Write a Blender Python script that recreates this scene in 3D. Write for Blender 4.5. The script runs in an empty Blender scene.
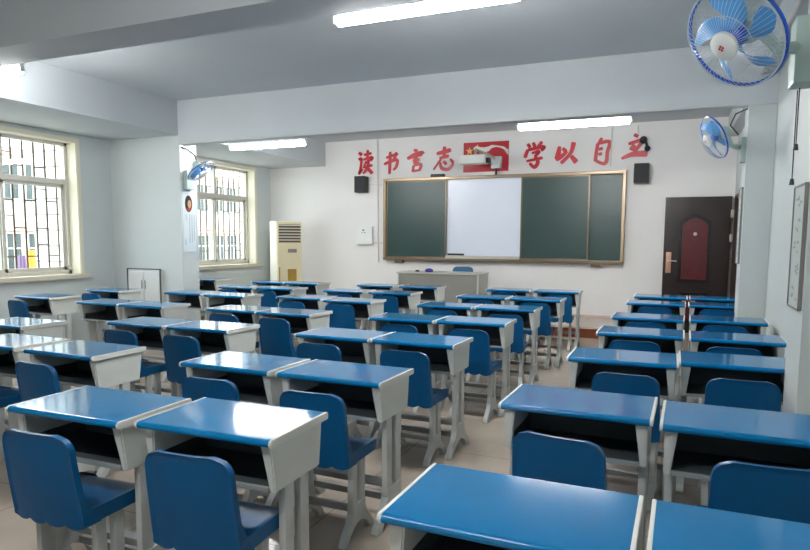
import bpy, bmesh, math, random
from mathutils import Vector, Matrix
random.seed(7)
S = bpy.context.scene
COL = S.collection
PI = math.pi

# ------------------------------------------------------------------ materials
def lin(c):
    return tuple(((v/255)/12.92 if v/255 <= .04045 else ((v/255+.055)/1.055)**2.4) for v in c)

def mat(name, rgb, rough=.5, metal=0, noise=0, nscale=6, bump=0, bscale=80, spec=.5, trans=0, alpha=1, coat=0):
    m = bpy.data.materials.new(name); m.use_nodes = True
    nt = m.node_tree; b = nt.nodes['Principled BSDF']
    c = (*lin(rgb), 1)
    b.inputs['Base Color'].default_value = c
    b.inputs['Roughness'].default_value = rough
    b.inputs['Metallic'].default_value = metal
    b.inputs['Specular IOR Level'].default_value = spec
    b.inputs['Transmission Weight'].default_value = trans
    b.inputs['Alpha'].default_value = alpha
    b.inputs['Coat Weight'].default_value = coat
    tc = nt.nodes.new('ShaderNodeTexCoord')
    if noise:
        n = nt.nodes.new('ShaderNodeTexNoise'); n.inputs['Scale'].default_value = nscale
        n.inputs['Detail'].default_value = 4
        nt.links.new(tc.outputs['Object'], n.inputs['Vector'])
        mr = nt.nodes.new('ShaderNodeMapRange')
        mr.inputs['From Min'].default_value = .25; mr.inputs['From Max'].default_value = .75
        mr.inputs['To Min'].default_value = 1-noise; mr.inputs['To Max'].default_value = 1+noise
        nt.links.new(n.outputs['Fac'], mr.inputs['Value'])
        mx = nt.nodes.new('ShaderNodeVectorMath'); mx.operation = 'SCALE'
        mx.inputs[0].default_value = c[:3]
        nt.links.new(mr.outputs['Result'], mx.inputs['Scale'])
        nt.links.new(mx.outputs['Vector'], b.inputs['Base Color'])
    if bump:
        n = nt.nodes.new('ShaderNodeTexNoise'); n.inputs['Scale'].default_value = bscale
        nt.links.new(tc.outputs['Object'], n.inputs['Vector'])
        bp = nt.nodes.new('ShaderNodeBump'); bp.inputs['Strength'].default_value = bump
        bp.inputs['Distance'].default_value = .002
        nt.links.new(n.outputs['Fac'], bp.inputs['Height']); nt.links.new(bp.outputs['Normal'], b.inputs['Normal'])
    return m

def emit(name, rgb, s):
    m = bpy.data.materials.new(name); m.use_nodes = True
    b = m.node_tree.nodes['Principled BSDF']
    b.inputs['Base Color'].default_value = (.8, .8, .8, 1)
    b.inputs['Emission Color'].default_value = (*lin(rgb), 1)
    b.inputs['Emission Strength'].default_value = s
    return m

def tiles(name, c1, c2, mortar, w, h, rough, msize=.006, offset=0, axes='XY', bump=.1, loc=(0, 0, 0)):
    m = bpy.data.materials.new(name); m.use_nodes = True
    nt = m.node_tree; b = nt.nodes['Principled BSDF']
    tc = nt.nodes.new('ShaderNodeTexCoord')
    sp = nt.nodes.new('ShaderNodeSeparateXYZ'); cb = nt.nodes.new('ShaderNodeCombineXYZ')
    nt.links.new(tc.outputs['Object'], sp.inputs[0])
    nt.links.new(sp.outputs[axes[0]], cb.inputs['X']); nt.links.new(sp.outputs[axes[1]], cb.inputs['Y'])
    br = nt.nodes.new('ShaderNodeTexBrick')
    br.offset = offset
    br.inputs['Color1'].default_value = (*lin(c1), 1); br.inputs['Color2'].default_value = (*lin(c2), 1)
    br.inputs['Mortar'].default_value = (*lin(mortar), 1)
    br.inputs['Scale'].default_value = 1; br.inputs['Brick Width'].default_value = w
    br.inputs['Row Height'].default_value = h; br.inputs['Mortar Size'].default_value = msize
    nt.links.new(cb.outputs[0], br.inputs['Vector'])
    n = nt.nodes.new('ShaderNodeTexNoise'); n.inputs['Scale'].default_value = 3; n.inputs['Detail'].default_value = 6
    nt.links.new(tc.outputs['Object'], n.inputs['Vector'])
    mr = nt.nodes.new('ShaderNodeMapRange'); mr.inputs['From Min'].default_value = .3; mr.inputs['From Max'].default_value = .7
    mr.inputs['To Min'].default_value = .9; mr.inputs['To Max'].default_value = 1.05
    nt.links.new(n.outputs['Fac'], mr.inputs['Value'])
    mx = nt.nodes.new('ShaderNodeVectorMath'); mx.operation = 'SCALE'
    nt.links.new(br.outputs['Color'], mx.inputs[0]); nt.links.new(mr.outputs['Result'], mx.inputs['Scale'])
    nt.links.new(mx.outputs['Vector'], b.inputs['Base Color'])
    b.inputs['Roughness'].default_value = rough
    return m

M = dict(
    wall=mat('painted_wall', (200, 206, 205), .6, noise=.025, nscale=1.5, bump=.15, bscale=60),
    wall_front=mat('front_wall_paint', (224, 221, 219), .6, noise=.025, nscale=1.2, bump=.15, bscale=60),
    ceil=mat('ceiling_paint', (192, 197, 200), .7, noise=.03, nscale=1.5, bump=.1, bscale=50),
    floor=tiles('floor_tiles', (178, 164, 150), (172, 158, 144), (136, 124, 114), .8, .8, .22, .004),
    plat=tiles('platform_tiles', (190, 176, 164), (184, 170, 158), (140, 128, 118), .6, .6, .3, .004),
    riser=mat('riser_wood', (122, 62, 38), .45, noise=.15, nscale=9),
    nosing=mat('nosing', (205, 190, 168), .4),
    blue=mat('desktop_blue', (2, 108, 162), .085, noise=.07, nscale=5, bump=.02, bscale=160, spec=.35),
    cblue=mat('chair_blue', (0, 76, 124), .38, spec=.25, noise=.04, nscale=4, bump=.12, bscale=260),
    white=mat('trim_plastic', (216, 216, 210), .4),
    panel=mat('panel_plastic', (206, 209, 205), .45, noise=.03, nscale=12, bump=.1, bscale=300),
    legm=mat('leg_plastic', (184, 187, 185), .45, noise=.04, nscale=12),
    bar=mat('stretcher_metal', (140, 141, 139), .45),
    tray=mat('tray_dark', (62, 68, 70), .6),
    traylip=mat('tray_lip', (140, 146, 146), .5),
    board=mat('chalkboard_green', (24, 56, 52), .38, noise=.10, nscale=2.5),
    wboard=mat('whiteboard', (214, 220, 232), .3),
    brass=mat('board_frame', (118, 103, 84), .35, metal=.6),
    brassl=mat('board_frame_light', (150, 130, 106), .35, metal=.45),
    red=mat('red_acrylic', (186, 24, 38), .4),
    flag=mat('flag_red', (176, 22, 40), .4),
    gold=mat('flag_gold', (232, 190, 90), .4),
    black=mat('black_plastic', (22, 23, 25), .45),
    blackm=mat('speaker_mesh', (34, 35, 37), .7, bump=.6, bscale=500),
    cream=mat('ac_cream', (222, 212, 178), .4),
    creamw=mat('ac_side', (232, 230, 216), .4),
    grille=mat('ac_grille', (92, 78, 58), .5),
    gold2=mat('ac_gold', (176, 142, 70), .35, metal=.3),
    door=mat('door_wood', (34, 19, 17), .28, noise=.25, nscale=7),
    doorp=mat('door_panel', (82, 20, 24), .28, noise=.2, nscale=9),
    doorm=mat('door_moulding', (22, 13, 12), .25),
    paperg=mat('scroll_paper', (184, 194, 190), .4),
    doorf=mat('door_frame', (46, 26, 22), .35),
    steel=mat('steel', (200, 190, 180), .3, metal=.8),
    copper=mat('handle_plate', (196, 150, 128), .35, metal=.6),
    frame=mat('window_frame', (204, 200, 190), .45),
    reveal=mat('window_reveal', (226, 220, 200), .55),
    sill=mat('window_sill_stone', (206, 198, 178), .4),
    bars=mat('burglar_bars', (92, 76, 62), .5, metal=.2),
    gray=mat('podium_gray', (126, 124, 118), .5, noise=.03),
    grayl=mat('podium_light', (182, 180, 172), .5),
    cab=mat('cabinet_white', (222, 224, 222), .45),
    cabe=mat('cabinet_edge', (92, 94, 92), .5),
    teal=mat('teal_chair', (22, 92, 130), .4),
    purple=mat('purple_cloth', (60, 48, 140), .6),
    paper=mat('poster_paper', (214, 224, 230), .3),
    inkl=mat('faded_ink', (154, 162, 160), .6),
    ink=mat('ink', (70, 74, 80), .6),
    skin=mat('portrait_skin', (196, 146, 108), .6),
    dark=mat('portrait_dark', (40, 30, 24), .6),
    fanb=mat('fan_blade', (84, 160, 222), .3),
    fanrim=mat('fan_rim', (34, 84, 190), .3),
    fanw=mat('fan_white', (222, 224, 220), .4),
    fanwire=mat('fan_wire', (196, 206, 212), .35, metal=.3),
    fang=mat('fan_body', (178, 196, 188), .45),
    conduit=mat('conduit', (205, 203, 198), .5),
    fixture=mat('fixture', (210, 212, 214), .4),
    facade=mat('facade_paint', (186, 180, 170), .7, noise=.04, nscale=1),
    band=mat('facade_band', (206, 178, 160), .7),
    fglass=mat('facade_glass', (78, 86, 86), .5, spec=.1),
    ground=mat('outside_ground', (190, 188, 180), .8, noise=.06, nscale=.7),
    orange=mat('orange_cloth', (236, 150, 60), .7),
    redc=mat('red_cloth', (210, 60, 50), .7),
    violet=mat('violet_cloth', (120, 100, 130), .7),
    etile=tiles('exterior_tiles', (232, 234, 228), (224, 226, 220), (120, 120, 112), .22, .22, .3, .014, axes='XZ'),
    tube=emit('tube_light', (250, 251, 250), 62),
)
g = bpy.data.materials.new('window_glass'); g.use_nodes = True
nt = g.node_tree; nt.nodes.clear()
o_ = nt.nodes.new('ShaderNodeOutputMaterial'); mx_ = nt.nodes.new('ShaderNodeMixShader')
tr_ = nt.nodes.new('ShaderNodeBsdfTransparent'); gl_ = nt.nodes.new('ShaderNodeBsdfGlossy')
fr_ = nt.nodes.new('ShaderNodeFresnel'); gl_.inputs['Roughness'].default_value = .02
tr_.inputs['Color'].default_value = (.93, .96, .95, 1)
mx_.inputs[0].default_value = .05; nt.links.new(tr_.outputs[0], mx_.inputs[1])
nt.links.new(gl_.outputs[0], mx_.inputs[2]); nt.links.new(mx_.outputs[0], o_.inputs[0])
M['glass'] = g

# ------------------------------------------------------------------ mesh helpers
def box(bm, x0, x1, y0, y1, z0, z1, bev=0, seg=2):
    r = bmesh.ops.create_cube(bm, size=1)
    for v in r['verts']:
        v.co = Vector(((x0+x1)/2+v.co.x*(x1-x0), (y0+y1)/2+v.co.y*(y1-y0), (z0+z1)/2+v.co.z*(z1-z0)))
    if bev:
        es = list({e for v in r['verts'] for e in v.link_edges})
        bmesh.ops.bevel(bm, geom=es, offset=bev, segments=seg, affect='EDGES', profile=.7)

def hexa(bm, P, bev=0):
    """P: 8 points, bottom ring 4 then top ring 4."""
    vs = [bm.verts.new(p) for p in P]
    for f in ((3, 2, 1, 0), (4, 5, 6, 7), (0, 1, 5, 4), (1, 2, 6, 5), (2, 3, 7, 6), (3, 0, 4, 7)):
        bm.faces.new([vs[i] for i in f])
    if bev:
        es = list({e for v in vs for e in v.link_edges})
        bmesh.ops.bevel(bm, geom=es, offset=bev, segments=2, affect='EDGES')

def tube(bm, pts, r, n=10, caps=True):
    pts = [Vector(p) for p in pts]; rs = r if isinstance(r, (list, tuple)) else [r]*len(pts)
    rings = []; up = None
    for i, p in enumerate(pts):
        t = (pts[min(i+1, len(pts)-1)]-pts[max(i-1, 0)]).normalized()
        if up is None: up = Vector((0, 0, 1)) if abs(t.z) < .9 else Vector((1, 0, 0))
        a = t.cross(up).normalized(); b = a.cross(t).normalized(); up = b
        rings.append([bm.verts.new(p+rs[i]*(math.cos(2*PI*k/n)*a+math.sin(2*PI*k/n)*b)) for k in range(n)])
    for A, B in zip(rings, rings[1:]):
        for k in range(n): bm.faces.new((A[k], A[(k+1) % n], B[(k+1) % n], B[k]))
    if caps:
        bm.faces.new(rings[0][::-1]); bm.faces.new(rings[-1])

def ring(bm, c, R, r, n=48, m=8, mx=None):
    V = []
    for i in range(n):
        a = 2*PI*i/n
        V.append([bm.verts.new(Vector(c)+Vector(((R+r*math.cos(2*PI*j/m))*math.cos(a), (R+r*math.cos(2*PI*j/m))*math.sin(a), r*math.sin(2*PI*j/m)))) for j in range(m)])
    for i in range(n):
        for j in range(m):
            bm.faces.new((V[i][j], V[(i+1) % n][j], V[(i+1) % n][(j+1) % m], V[i][(j+1) % m]))

def lathe(bm, prof, n=32):
    """prof: (r,z) list around local z"""
    V = []
    for r, z in prof:
        if r < 1e-6: V.append([bm.verts.new((0, 0, z))])
        else: V.append([bm.verts.new((r*math.cos(2*PI*k/n), r*math.sin(2*PI*k/n), z)) for k in range(n)])
    for A, B in zip(V, V[1:]):
        for k in range(n):
            q = (k+1) % n
            if len(A) == 1 and len(B) == 1: continue
            if len(A) == 1: bm.faces.new((A[0], B[k], B[q]))
            elif len(B) == 1: bm.faces.new((A[k], A[q], B[0]))
            else: bm.faces.new((A[k], A[q], B[q], B[k]))

def prism(bm, poly, a0, a1, axis='X', bev=0):
    """poly (u,v) extruded along axis: X -> (y,z), Y -> (x,z), Z -> (x,y)"""
    def P(u, v, a): return {'X': (a, u, v), 'Y': (u, a, v), 'Z': (u, v, a)}[axis]
    A = [bm.verts.new(P(u, v, a0)) for u, v in poly]; B = [bm.verts.new(P(u, v, a1)) for u, v in poly]
    fs = [bm.faces.new(A), bm.faces.new(B[::-1])]
    n = len(poly)
    for i in range(n): bm.faces.new((A[i], B[i], B[(i+1) % n], A[(i+1) % n]))
    if bev:
        es = list({e for f in fs for e in f.edges})
        bmesh.ops.bevel(bm, geom=es, offset=bev, segments=2, affect='EDGES')

def obj(name, bm, m, parent=None, smooth=True, mtx=None):
    if mtx is not None: bmesh.ops.transform(bm, matrix=mtx, verts=bm.verts)
    bmesh.ops.recalc_face_normals(bm, faces=bm.faces)
    me = bpy.data.meshes.new(name); bm.to_mesh(me); bm.free()
    me.materials.append(M[m] if isinstance(m, str) else m)
    if smooth:
        me.polygons.foreach_set('use_smooth', [True]*len(me.polygons))
        try: me.set_sharp_from_angle(angle=math.radians(35))
        except Exception: pass
        for p_ in me.polygons:
            if p_.area > .02: p_.use_smooth = False
    o = bpy.data.objects.new(name, me); COL.objects.link(o)
    if parent is not None: o.parent = parent
    return o

def one(fn, name, m, parent=None, **k):
    bm = bmesh.new(); fn(bm); return obj(name, bm, m, parent, **k)

def tag(o, label, cat, group=None):
    o['label'] = label; o['category'] = cat
    if group: o['group'] = group
    return o

def thing(name, label, cat, loc=(0, 0, 0), rz=0, group=None):
    o = bpy.data.objects.new(name, None); COL.objects.link(o)
    o.empty_display_size = .1
    o.location = loc; o.rotation_euler = (0, 0, rz)
    return tag(o, label, cat, group)

def struct(o):
    o['kind'] = 'structure'; return o

def boxes(name, m, L, parent=None, bev=0, smooth=True):
    bm = bmesh.new()
    for b in L: box(bm, *b, bev=bev)
    return obj(name, bm, m, parent, smooth)

# ------------------------------------------------------------------ room
XL, XR, YF, YB, ZC = -7.45, .84, 10.8, -2.2, 3.27
YP0, YP1 = 6.85, 7.18                      # second pair of piers and its cross beam
struct(boxes('floor', 'floor', [(XL-.3, XR+.3, YB-.3, YF+.3, -.15, 0)]))
struct(boxes('ceiling', 'ceil', [(XL-.3, XR+.3, YB-.3, YF+.3, ZC, ZC+.15)]))
struct(boxes('wall_front', 'wall_front', [(XL-.3, XR+.3, YF, YF+.25, 0, ZC)]))
struct(boxes('wall_back', 'wall', [(XL-.3, XR+.3, YB-.25, YB, 0, ZC)]))
# right wall with the doorway near the front
DY0, DY1, DZ = 9.74, 10.66, 2.10
struct(boxes('wall_right', 'wall', [(XR, XR+.22, YB, DY0, 0, ZC), (XR, XR+.22, DY1, YF, 0, ZC), (XR, XR+.22, DY0, DY1, DZ, ZC)]))
# left wall with windows
WIN = [(4.38, 6.28, .94, 2.72), (8.36, 10.28, .95, 2.74)]
def left_wall(bm):
    ys = YB
    for (a, b, z0, z1) in sorted(WIN):
        box(bm, XL-.26, XL, ys, a, 0, ZC); box(bm, XL-.26, XL, a, b, 0, z0); box(bm, XL-.26, XL, a, b, z1, ZC); ys = b
    box(bm, XL-.26, XL, ys, YF, 0, ZC)
struct(one(left_wall, 'wall_left', 'wall', smooth=False))
# piers, beams, soffit
struct(boxes('trim_1', 'wall', [(XL, -6.18, YP0, YP1, 0, ZC)]))                 # left pier
struct(boxes('trim_2', 'wall', [(.61, XR, YP0, YP1, 0, ZC)]))                  # right far pier
struct(boxes('trim_3', 'wall', [(.57, XR, 3.41, 3.78, 0, ZC)]))                # right near pier
struct(boxes('trim_4', 'ceil', [(-6.18, XR, YP0-.02, 6.95, 2.69, ZC)]))         # cross beam far
struct(boxes('trim_5', 'ceil', [(-6.18, XR, 3.32, 3.68, 2.85, ZC)]))           # cross beam near
struct(boxes('trim_6', 'ceil', [(XL, -6.18, YB, YF, 2.82, ZC)]))               # soffit above windows
struct(boxes('trim_7', 'ceil', [(-6.18, XR, -.3, .05, 2.79, ZC)]))             # cross beam behind the camera
struct(boxes('trim_8', 'ceil', [(.70, XR, YB, YF, 2.98, ZC)]))                  # beam along right wall
# teaching platform
pf = struct(boxes('floor_platform', 'plat', [(-5.6, -.35, 9.58, YF, 0, .165)]))
struct(boxes('trim_9', 'riser', [(-5.62, -.33, 9.55, 9.579, 0, .135)]))
struct(boxes('trim_10', 'nosing', [(-5.62, -.33, 9.54, 9.579, .136, .17)], bev=.005))
struct(boxes('baseboard_front', 'band', [(XL, -5.6, YF-.012, YF, 0, .1), (-5.6, -.35, YF-.012, YF, .165, .2)]))

# windows
def window(i, a, b, z0, z1):
    w = bpy.data.objects.new('window_%d' % i, None); COL.objects.link(w)
    w.location = (XL-.2, (a+b)/2, z0); struct(w)
    L = lambda *t: (t[0]+.0, t[1]+.0, t[2]-(a+b)/2, t[3]-(a+b)/2, t[4]-z0, t[5]-z0)
    zt = z0+(z1-z0)*.70; ym = (a+b)/2; f = .055
    boxes('window_frame', 'frame', [L(-.04, .04, a, b, z0, z0+f), L(-.04, .04, a, b, z1-f, z1), L(-.04, .04, a, a+f, z0, z1), L(-.04, .04, b-f, b, z0, z1),
          L(-.045, .045, a, b, zt-.035, zt+.035)], w, bev=.004)
    boxes('mullion', 'frame', [L(-.04, .04, ym-.03, ym+.03, zt, z1)], w, bev=.004)
    for (p, q, dx) in ((a+f, ym+.03, .012), (ym-.03, b-f, -.012)):
        s = .045
        sa = boxes('sash', 'frame', [L(dx-.012, dx+.012, p, q, z0+f, z0+f+s), L(dx-.012, dx+.012, p, q, zt-.035-s, zt-.035), L(dx-.012, dx+.012, p, p+s, z0+f, zt-.035), L(dx-.012, dx+.012, q-s, q, z0+f, zt-.035)], w, bev=.003)
        boxes('pane', 'glass', [L(dx-.002, dx+.002, p+s, q-s, z0+f+s, zt-.035-s)], sa)
    for (p, q) in ((a+f, ym-.03), (ym+.03, b-f)):
        boxes('pane', 'glass', [L(-.002, .002, p, q, zt+.035, z1-f)], w)
    def rv(bm):
        box(bm, *L(.04, .206, a-.0, a+.012, z0, z1)); box(bm, *L(.04, .206, b-.012, b, z0, z1)); box(bm, *L(.04, .206, a, b, z1-.012, z1))
    one(rv, 'window_reveal', 'reveal', w, smooth=False)
    def arch(bm):
        box(bm, *L(.196, .215, a-.05, a, z0, z1+.05), bev=.004); box(bm, *L(.196, .215, b, b+.05, z0, z1+.05), bev=.004)
        box(bm, *L(.196, .215, a-.0, b+.0, z1, z1+.05), bev=.004)
    one(arch, 'window_casing', 'reveal', w)
    boxes('window_sill', 'sill', [L(.035, .27, a-.11, b+.11, z0-.055, z0+.004)], w, bev=.008)
    def gr(bm):
        n = int(round((b-a)/.155)); xs = [a+(b-a)*(k+.5)/n for k in range(n)]
        for y in xs: box(bm, *L(-.115, -.103, y-.011, y+.011, z0+.02, z1-.02))
        zz = [z0+.25, z0+.62, z0+.98, z0+1.42]
        for k, (u, v) in enumerate(zip(xs, xs[1:])):
            for j, z in enumerate(zz):
                if (k+j) % 2 == 0: box(bm, *L(-.114, -.104, u, v, z-.009, z+.009))
                elif (k % 3 == 0): box(bm, *L(-.114, -.104, u, v, z+.15, z+.164))
        box(bm, *L(-.118, -.1, a, b, z0+.02, z0+.04)); box(bm, *L(-.118, -.1, a, b, z1-.04, z1-.02))
    one(gr, 'burglar_bars', 'bars', w, smooth=False)
for i, ww in enumerate(WIN): window(i+1, *ww)
for i, (a, b, z0, z1) in enumerate(WIN):
    struct(boxes('wall_outside_%d' % (i+1), 'etile', [(XL-(.95 if i != 1 else .42), XL-.262, b+.05, b+.42, -.4, 4.2)]))
    L_ = bpy.data.lights.new('window_portal', 'AREA'); L_.shape = 'RECTANGLE'; L_.size = z1-z0; L_.size_y = b-a
    L_.cycles.is_portal = True
    lo = bpy.data.objects.new('window_portal', L_); COL.objects.link(lo)
    lo.location = (XL-.25, (a+b)/2, (z0+z1)/2); lo.rotation_euler = (0, -PI/2, 0)

# door: leaf swung fully open against the front wall, opening in right wall
struct(boxes('trim_11', 'doorf', [(XR-.012, XR+.23, DY0, DY0+.05, 0, DZ), (XR-.012, XR+.23, DY1-.05, DY1, 0, DZ), (XR-.012, XR+.23, DY0, DY1, DZ-.05, DZ)], bev=.004))
struct(boxes('wall_corridor', 'wall', [(XR+1.8, XR+1.9, 7.5, 12, -.1, 3), (XR+.22, XR+1.8, 7.4, 7.5, -.1, 3), (XR+.22, XR+1.8, 12, 12.1, -.1, 3), (XR+.22, XR+1.9, 7.4, 12.1, 2.9, 3)], smooth=False))
struct(boxes('floor_corridor', 'floor', [(XR+.31, XR+1.8, 7.5, 12, -.1, 0)]))
dr = bpy.data.objects.new('door_1', None); COL.objects.link(dr); dr.location = (.80, 10.70, .012); struct(dr)
def leaf(bm):
    box(bm, -.915, 0, -.025, .025, 0, 2.08, bev=.004)
one(leaf, 'door_leaf', 'door', dr)
def archpoly(x0, x1, z0, z1, rise, n=14):
    P = [(x0, z0), (x1, z0)]
    for k in range(n+1):
        t = k/n; P.append((x1+(x0-x1)*t, z1-rise+rise*math.sin(PI*t)))
    return P
def dpanel(bm):
    prism(bm, archpoly(-.70, -.26, .78, 1.82, .12), -.034, -.025, 'Y')
    box(bm, -.70, -.26, -.034, -.025, .16, .62)
one(dpanel, 'door_moulding', 'doorm', dr, smooth=False)
def dpanel2(bm):
    prism(bm, archpoly(-.655, -.305, .83, 1.76, .10), -.044, -.034, 'Y')
    box(bm, -.655, -.305, -.044, -.034, .21, .57)
one(dpanel2, 'door_panel', 'doorp', dr, smooth=False)
boxes('door_lock_plate', 'copper', [(-.875, -.80, -.040, -.026, .92, 1.24)], dr, bev=.006)
def dh(bm):
    tube(bm, [(-.838, -.04, 1.11), (-.838, -.085, 1.11)], .011); tube(bm, [(-.845, -.085, 1.11), (-.72, -.088, 1.105)], .009)
one(dh, 'door_handle', 'steel', dr)
def peep(bm): lathe(bm, [(0, .012), (.022, .010), (.026, 0), (0, 0)], 20)
one(peep, 'peephole', 'steel', dr, mtx=Matrix.Translation((-.48, -.045, 1.52)) @ Matrix.Rotation(PI/2, 4, 'X'))
for z in (1.40, 1.76):
    boxes('hinge', 'steel', [(-.012, .03, -.045, -.02, z, z+.12)], dr, bev=.004)

# ------------------------------------------------------------------ desk
DW, DD, DH = .60, .40, .76
def desk_proto():
    r = thing('school_desk', 'x', 'desk')
    def prof(e=0):
        z1, z0 = DH+e, DH-.027-e
        y0, y1 = -e, DD+e
        P = []
        for k in range(9):
            a = -PI/2-PI*k/8
            P.append((y0+.016+.016*math.cos(a)*1.0, (z0+z1)/2+((z1-z0)/2)*math.sin(a)))
        P += [(y1-.006, z1), (y1, z1-.006), (y1, z0+.006), (y1-.006, z0)]
        return [(u-DD/2, v) for u, v in P]
    one(lambda b: prism(b, prof(), -DW/2+.011, DW/2-.011), 'desktop', 'blue', r)
    for s in (-1, 1):
        a, b_ = sorted((s*(DW/2-.0115), s*DW/2))
        one(lambda b: prism(b, prof(.001), a, b_, bev=.0015), 'edge_trim', 'white', r)
    for s in (-1, 1):
        def sp(b):
            xo, xt, xb = s*(DW/2-.018), s*(DW/2-.064), s*(DW/2-.042)
            zt, zb = DH-.028, .555
            y0t, y1t, y0b, y1b = -.172, .182, -.148, .160
            P = [(xo, y0b, zb), (xb, y0b, zb), (xb, y1b, zb), (xo, y1b, zb), (xo, y0t, zt), (xt, y0t, zt), (xt, y1t, zt), (xo, y1t, zt)]
            hexa(b, P, .005)
        one(sp, 'side_panel', 'panel', r)
    def tr(b):
        x0, x1 = -DW/2+.045, DW/2-.045
        box(b, x0, x1, -.14, .145, .562, .570); box(b, x0, x1, .135, .145, .570, DH-.034)
        box(b, x0, x0+.006, -.125, .14, .57, DH-.07); box(b, x1-.006, x1, -.125, .14, .57, DH-.07)
    t = one(tr, 'drawer_tray', 'tray', r, smooth=False)
    one(lambda b: box(b, -DW/2+.045, DW/2-.045, -.152, -.138, .556, .574, bev=.003), 'tray_lip', 'traylip', t)
    for s in (-1, 1):
        x = s*(DW/2-.036)
        for yy in (-.052, .054):
            one(lambda b: box(b, x-.015, x+.015, yy-.030, yy+.030, .16, .57, bev=.008), 'leg', 'legm', r)
        one(lambda b: foot(b, x, .001, .19, .20, .019), 'foot', 'legm', r)
    one(lambda b: box(b, -DW/2+.05, DW/2-.05, -.03, .02, .185, .215, bev=.004), 'stretcher', 'bar', r)
    one(lambda b: box(b, -DW/2+.05, DW/2-.05, .07, .10, .07, .105, bev=.004), 'footrest', 'bar', r)
    return r

def foot(b, x, yc, hw, h, t):
    k = hw/.175; q = h/.25
    half = [(.07, .25), (.072, .19), (.092, .135), (.135, .085), (.165, .04), (.175, .008), (.172, 0), (.128, 0), (.124, .02), (.105, .05), (.07, .085), (.03, .108), (0, .114)]
    P = [(yc+u*k, v*q) for u, v in half] + [(yc-u*k, v*q) for u, v in half[-2::-1]]
    # split into strips so the n-gon caps triangulate cleanly
    n = len(half)
    A = {}
    def V(s, u, v):
        key = (s, round(u, 5), round(v, 5))
        if key not in A: A[key] = b.verts.new((x+s*t, u, v))
        return A[key]
    outer = P[:7]; inner = P[7:n]
    # right outer idx 0..6, inner idx 7..12 (7 toe bottom, 12 apex)
    pairs = [(6, 7), (5, 8), (4, 9), (3, 10), (2, 11), (1, 12)]
    def mir(p): return (2*yc-p[0], p[1])
    newf = []
    for s in (-1, 1):
        for side in (0, 1):
            f = (lambda p: p) if side == 0 else mir
            for (a, c), (a2, c2) in zip(pairs, pairs[1:]):
                q4 = [f(P[a]), f(P[a2]), f(P[c2]), f(P[c])]
                b.faces.new([V(s, *p) for p in q4])
            # top block
        b.faces.new([V(s, *P[0]), V(s, *P[1]), V(s, *P[12]), V(s, *mir(P[1])), V(s, *mir(P[0]))])
    N = len(P)
    for i in range(N):
        p, p2 = P[i], P[(i+1) % N]
        b.faces.new([V(-1, *p), V(-1, *p2), V(1, *p2), V(1, *p)])

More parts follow.
